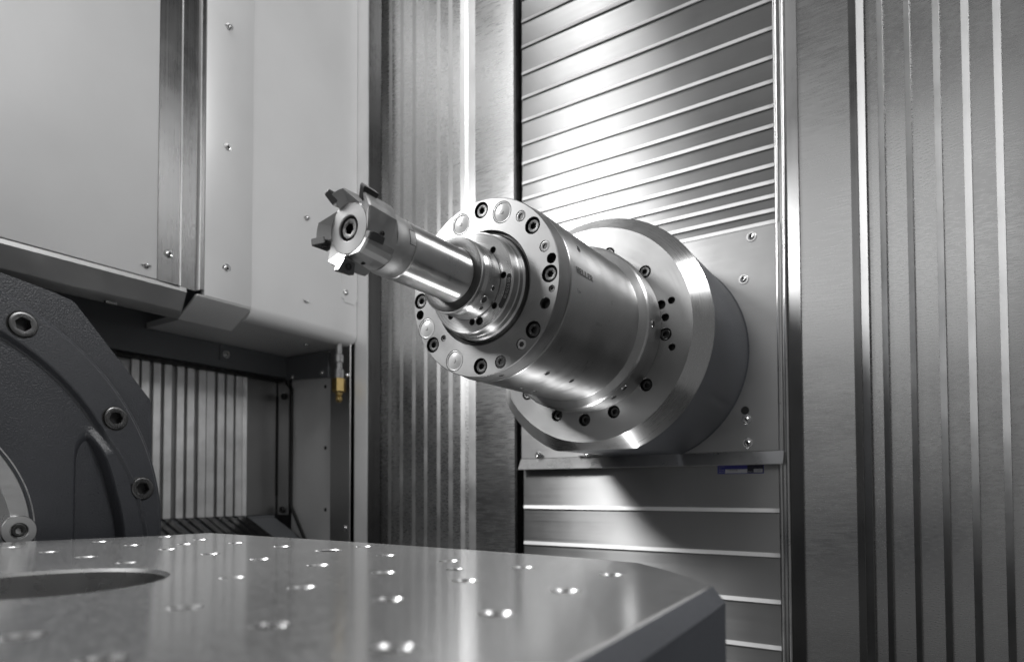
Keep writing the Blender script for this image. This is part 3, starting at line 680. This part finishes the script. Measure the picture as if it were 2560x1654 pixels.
for A, B in ((R1, R2), (R2, R3)):
    for k in range(ND): bm.faces.new((A[k], A[(k+1) % ND], B[(k+1) % ND], B[k]))
part('disc_chamfer', bm, M['chamfer'], sp, 20)
bm = bmesh.new()
A = crow(0.3801, .2322, .2065, .2165); B = crow(0.6365, .2322, .2065, .2165); Cc = crow(0.6365, .2345, .2085, .2185); D = crow(0.6400, .2345, .2085, .2185)
for a_, b_ in ((A, B), (B, Cc), (Cc, D)):
    for k in range(ND): bm.faces.new((a_[k], a_[(k+1) % ND], b_[(k+1) % ND], b_[k]))
part('rear_housing', bm, M['housing'], sp, 20)
# spindle nose
bm = bmesh.new()
nh = [(*P(.0555, a), .0044, 0.006, 0.0005, True, 24) for a in (46.4, 1.8, -43.5, -88.0, -131.5, 91.4, 136.4, -177)] + [(*P(.0577, -75.3), .0056, 0.006, 0.0005, True, 24), (0, 0, 0.0400, 0.02, 0.0, True, 64)]
plate_holes(bm, circ(0.0705, 96), nh, lambda u, v, d: (u, -0.0254+d, v), None, 0, 1, 2)
nose = part('spindle_nose', bm, [M['nose'], M['blackox'], M['hole']], sp)
bm = lathe([(-0.0254, 0.0705), (-0.0240, 0.0722), (-0.0130, 0.0728), (-0.0118, 0.0740), (-0.0040, 0.0742), (-0.0030, 0.0756), (-0.0018, 0.0768), (0.0120, 0.0770)], 160); part('nose_ring', bm, M['ring'], sp, 20)
bm = lathe([(0.0080, 0.0768), (0.0050, 0.0790), (0.0065, 0.0835)], 128); part('seal_ring', bm, M['blackox'], sp)
NF = -0.0256
bm = bmesh.new(); ns = 24; A = []; B = []
rmid, hw = 0.0650, 0.0040
tA, tB = -1.5, -37.5
outline = [P(rmid+hw, tA+(tB-tA)*i/ns) for i in range(ns+1)]
e = Vector(P(rmid, tB)); tdir = Vector((sin(radians(tB)), -cos(radians(tB)))); rd = Vector((cos(radians(tB)), sin(radians(tB))))
outline += [tuple(e+rd*hw*cos(a)+tdir*hw*sin(a)) for a in [pi*i/8 for i in range(1, 8)]]
outline += [P(rmid-hw, tB+(tA-tB)*i/ns) for i in range(ns+1)]
e = Vector(P(rmid, tA)); tdir = Vector((-sin(radians(tA)), cos(radians(tA)))); rd = Vector((cos(radians(tA)), sin(radians(tA))))
outline += [tuple(e-rd*hw*cos(a)+tdir*hw*sin(a)) for a in [pi*i/8 for i in range(1, 8)]]
prism(bm, [(u, NF, v) for u, v in outline], (0, 0.0006, 0)); slot = part('number_slot', bm, M['blackox'], sp)
def arc_text(x, y): a = radians(-3.0)-x/rmid; r = rmid-0.0022+y; return (r*cos(a), NF-0.00025, r*sin(a))
part('lettering', map_mesh(text_mesh('00.957848', 0.0068), arc_text), M['zinc'], slot)

# ------------------------------------------------------------------ milling tool
mt = thing('milling_tool', 'five insert milling cutter on a polished arbor held in the spindle nose', 'milling tool', (CX, Y0, CZ))
bm = lathe([(-0.0688, 0.0372), (-0.0700, 0.0400), (-0.0700, 0.0500), (-0.0697, 0.0508)], 128); part('front_ring', bm, M['blackox'], mt, 40)
bm = lathe([(-0.0697, 0.0508), (-0.0690, 0.0524), (-0.0640, 0.0526), (-0.0630, 0.0518)], 128); part('gripper_flange', bm, M['ring'], mt)
bm = lathe([(-0.0630, 0.0518), (-0.0622, 0.0480), (-0.0612, 0.0480), (-0.0606, 0.0494)], 128); part('gripper_groove', bm, M['blackox'], mt)
bm = lathe([(-0.0606, 0.0494), (-0.0556, 0.0524), (-0.0550, 0.0526), (-0.0310, 0.0526), (-0.0300, 0.0518), (-0.0262, 0.0510), (-0.0262, 0.0380)], 128); gf = part('tool_flange', bm, M['ring'], mt)
g4 = hole_ring(0.0034)
on_cyl(g4, 'hole_disc', mt, -0.0410, -22.1, 0.0528); on_cyl(g4, 'hole_disc', mt, -0.0416, -55.9, 0.0528); on_cyl(hole_ring(0.0052, 0.004), 'hole_disc', mt, -0.0480, -42.1, 0.0527)
part('lettering', map_mesh(text_mesh('HAIMER', 0.0058), lambda x, y: (0.05275*cos(radians(6)+x/0.0526), -0.0445-y, 0.05275*sin(radians(6)+x/0.0526))), M['engrave'], mt)
bm = lathe([(-0.0688, 0.0372), (-0.0712, 0.0366), (-0.0722, 0.0360), (-0.1806, 0.0359), (-0.1814, 0.0352), (-0.1816, 0.0340)], 160); part('arbor', bm, M['shank'], mt, 35)
bm = lathe([(-0.1815, 0.0340), (-0.1827, 0.0340)], 96); part('seam', bm, M['hole'], mt)
bm = lathe([(-0.1826, 0.0340), (-0.1829, 0.0358), (-0.1840, 0.0363), (-0.1990, 0.0363), (-0.2040, 0.0356), (-0.2125, 0.0356)], 128); part('cutter_collar', bm, M['cutter'], mt, 35)
bm = bmesh.new(); kk = 10
def kp(dy, an, R): a = radians(an); return (R*cos(a), dy, R*sin(a))
for (d0, d1, a0_, a1_, R) in ((-0.1922, -0.1826, -7.5, 19.5, 0.0365),):
    top = []; 
    for dy in (d0, d1): top.append([bm.verts.new(kp(dy, a0_+(a1_-a0_)*i/kk, R)) for i in range(kk+1)])
    bot = [[bm.verts.new(kp(dy, a0_+(a1_-a0_)*i/kk, R-0.003)) for i in range(kk+1)] for dy in (d0, d1)]
    for i in range(kk): bm.faces.new((top[0][i], top[0][i+1], top[1][i+1], top[1][i]))
    for s in (0, 1):
        for i in range(kk): bm.faces.new((top[s][i], top[s][i+1], bot[s][i+1], bot[s][i]))
    for i in (0, kk): bm.faces.new((top[0][i], top[1][i], bot[1][i], bot[0][i]))
part('drive_key', bm, M['plate'], mt)
bm = bmesh.new()
for (d0, d1, a0_, a1_) in ((-0.1931, -0.1924, -8.8, 20.8), (-0.1924, -0.1826, 19.7, 20.8), (-0.1924, -0.1826, -8.8, -7.7)):
    n_ = 8; R = 0.03645
    g = [[bm.verts.new(kp(dy, a0_+(a1_-a0_)*i/n_, R)) for i in range(n_+1)] for dy in (d0, d1)]
    for i in range(n_): bm.faces.new((g[0][i], g[0][i+1], g[1][i+1], g[1][i]))
part('key_gap', bm, M['hole'], mt)
# cutter head: five teeth, rake faces looking anticlockwise as seen from the front
TE = [190, 118, 46, -26, -98]
ths = []
for k in range(5):
    base = 190-72*k
    for ph in (0.0, 9, 18, 27, 62, 71.5): ths.append(base-ph)
def tooth_r(ph, k0=0.0448, g=0.0315):
    if ph > 61: return g
    if ph < 28: return k0*(1-0.0010*ph)
    a0 = k0*0.98
    # straight chord between (a0, 20 deg) and (g, 64 deg)
    A_ = Vector((a0, 0)); B_ = Vector((g*cos(radians(36)), g*sin(radians(36)))); 
    x = radians(ph-28); d = B_-A_
    s = (A_.x*sin(x))/(d.y*cos(x)-d.x*sin(x)) if ph > 28 else 0
    q = A_+d*s; return q.length
rowsY = [(-0.2545, None), (-0.2545, 'a'), (-0.2520, 0.0), (-0.2210, 0.08), (-0.2118, 1.0)]
bm = bmesh.new(); rows = []
for y, t in rowsY:
    row = []
    for i, th_ in enumerate(ths):
        ph = (190-th_) % 72
        if abs(ph-72) < 1e-6: ph = 0
        if t is None: r = 0.0289
        elif t == 'a': r = max(0.0305, tooth_r(ph)-0.0012)
        else:
            s = (y+0.2545)/(0.0427)
            g = 0.0292+(0.0357-0.0292)*s**0.8
            r = max(g, tooth_r(ph)*(1-t)+0.0357*t)
        yy = y - (0.0095*(tooth_r(ph)-0.0315)/0.0133 if t in ('a', 0.0) else 0.0)
        twist = 0 if t in (None, 'a') else (y+0.2545)*90      # slight helix
        a = radians(th_-twist*4*0.3)
        row.append(bm.verts.new((r*cos(a), yy, r*sin(a))))
    rows.append(row)
nn = len(ths)
for a_, b_ in zip(rows[:-1], rows[1:]):
    for k in range(nn): bm.faces.new((a_[k], a_[(k+1) % nn], b_[(k+1) % nn], b_[k]))
bmesh.ops.recalc_face_normals(bm, faces=bm.faces)
sharp = [e for e in bm.edges if len(e.link_faces) == 2 and e.calc_face_angle(0) > radians(40)]
bmesh.ops.bevel(bm, geom=sharp, offset=0.0005, segments=2, affect='EDGES', clamp_overlap=True)
head = part('cutter_head', bm, M['cutter'], mt, 9)
bm = bmesh.new(); plate_holes(bm, circ(0.0284, 72), [(0, 0, 0.0142, 0.009, 0.0011, True, 48)], lambda u, v, d: (u, -0.2552+d, v), None, 0, 1, 2)
r_in = lathe([(-0.2552, 0.0284), (-0.2544, 0.0292)], 72)
part('front_face', bm, [M['face'], M['cutter'], M['hole']], mt)
part('face_chamfer', r_in, M['cutter'], mt)
inst('clamp_screw', cap_screw('clamp_screw', 0.0120, 0.006, 0.0066, M['bolt'], n=42, inner=M['hole']), mt, (0.0, -0.2475, 0.0), (0, 0.3, 0))
def insert_bm():
    bm = bmesh.new()
    p = [(0.0360, -0.2440), (0.0352, -0.2600), (0.0485, -0.2665), (0.0506, -0.2655), (0.0495, -0.2440)]
    prism(bm, [(x, y, -0.0035) for x, y in p], (0, 0, 0.0081))
    bmesh.ops.bevel(bm, geom=list(bm.edges), offset=0.0005, segments=2, affect='EDGES'); return bm
ins_me = mesh_from(insert_bm(), 'insert', M['insert'])
isc_me = cap_screw('insert_screw', 0.0042, 0.0010, 0.0020, M['bolt'], n=18, inner=M['hole'])
bm = lathe([(0.0, 0.0030), (-0.0004, 0.0026), (-0.0003, 0.0020), (0.0010, 0.0018), (0.001, 0)], 16); port_me = mesh_from(bm, 'coolant_port', M['hole'])
for th_ in TE:
    o = inst('insert', ins_me, mt, (0, 0, 0), (0, -radians(th_), 0))
    s = bpy.data.objects.new('insert_screw', isc_me); link(s, o); s.location = (0.0425, -0.2535, 0.0047); s.rotation_euler = (radians(-90), 0, 0)
    a = radians(th_+15); s = on_cyl(port_me, 'coolant_port', mt, -0.236, th_+14, 0.0352)
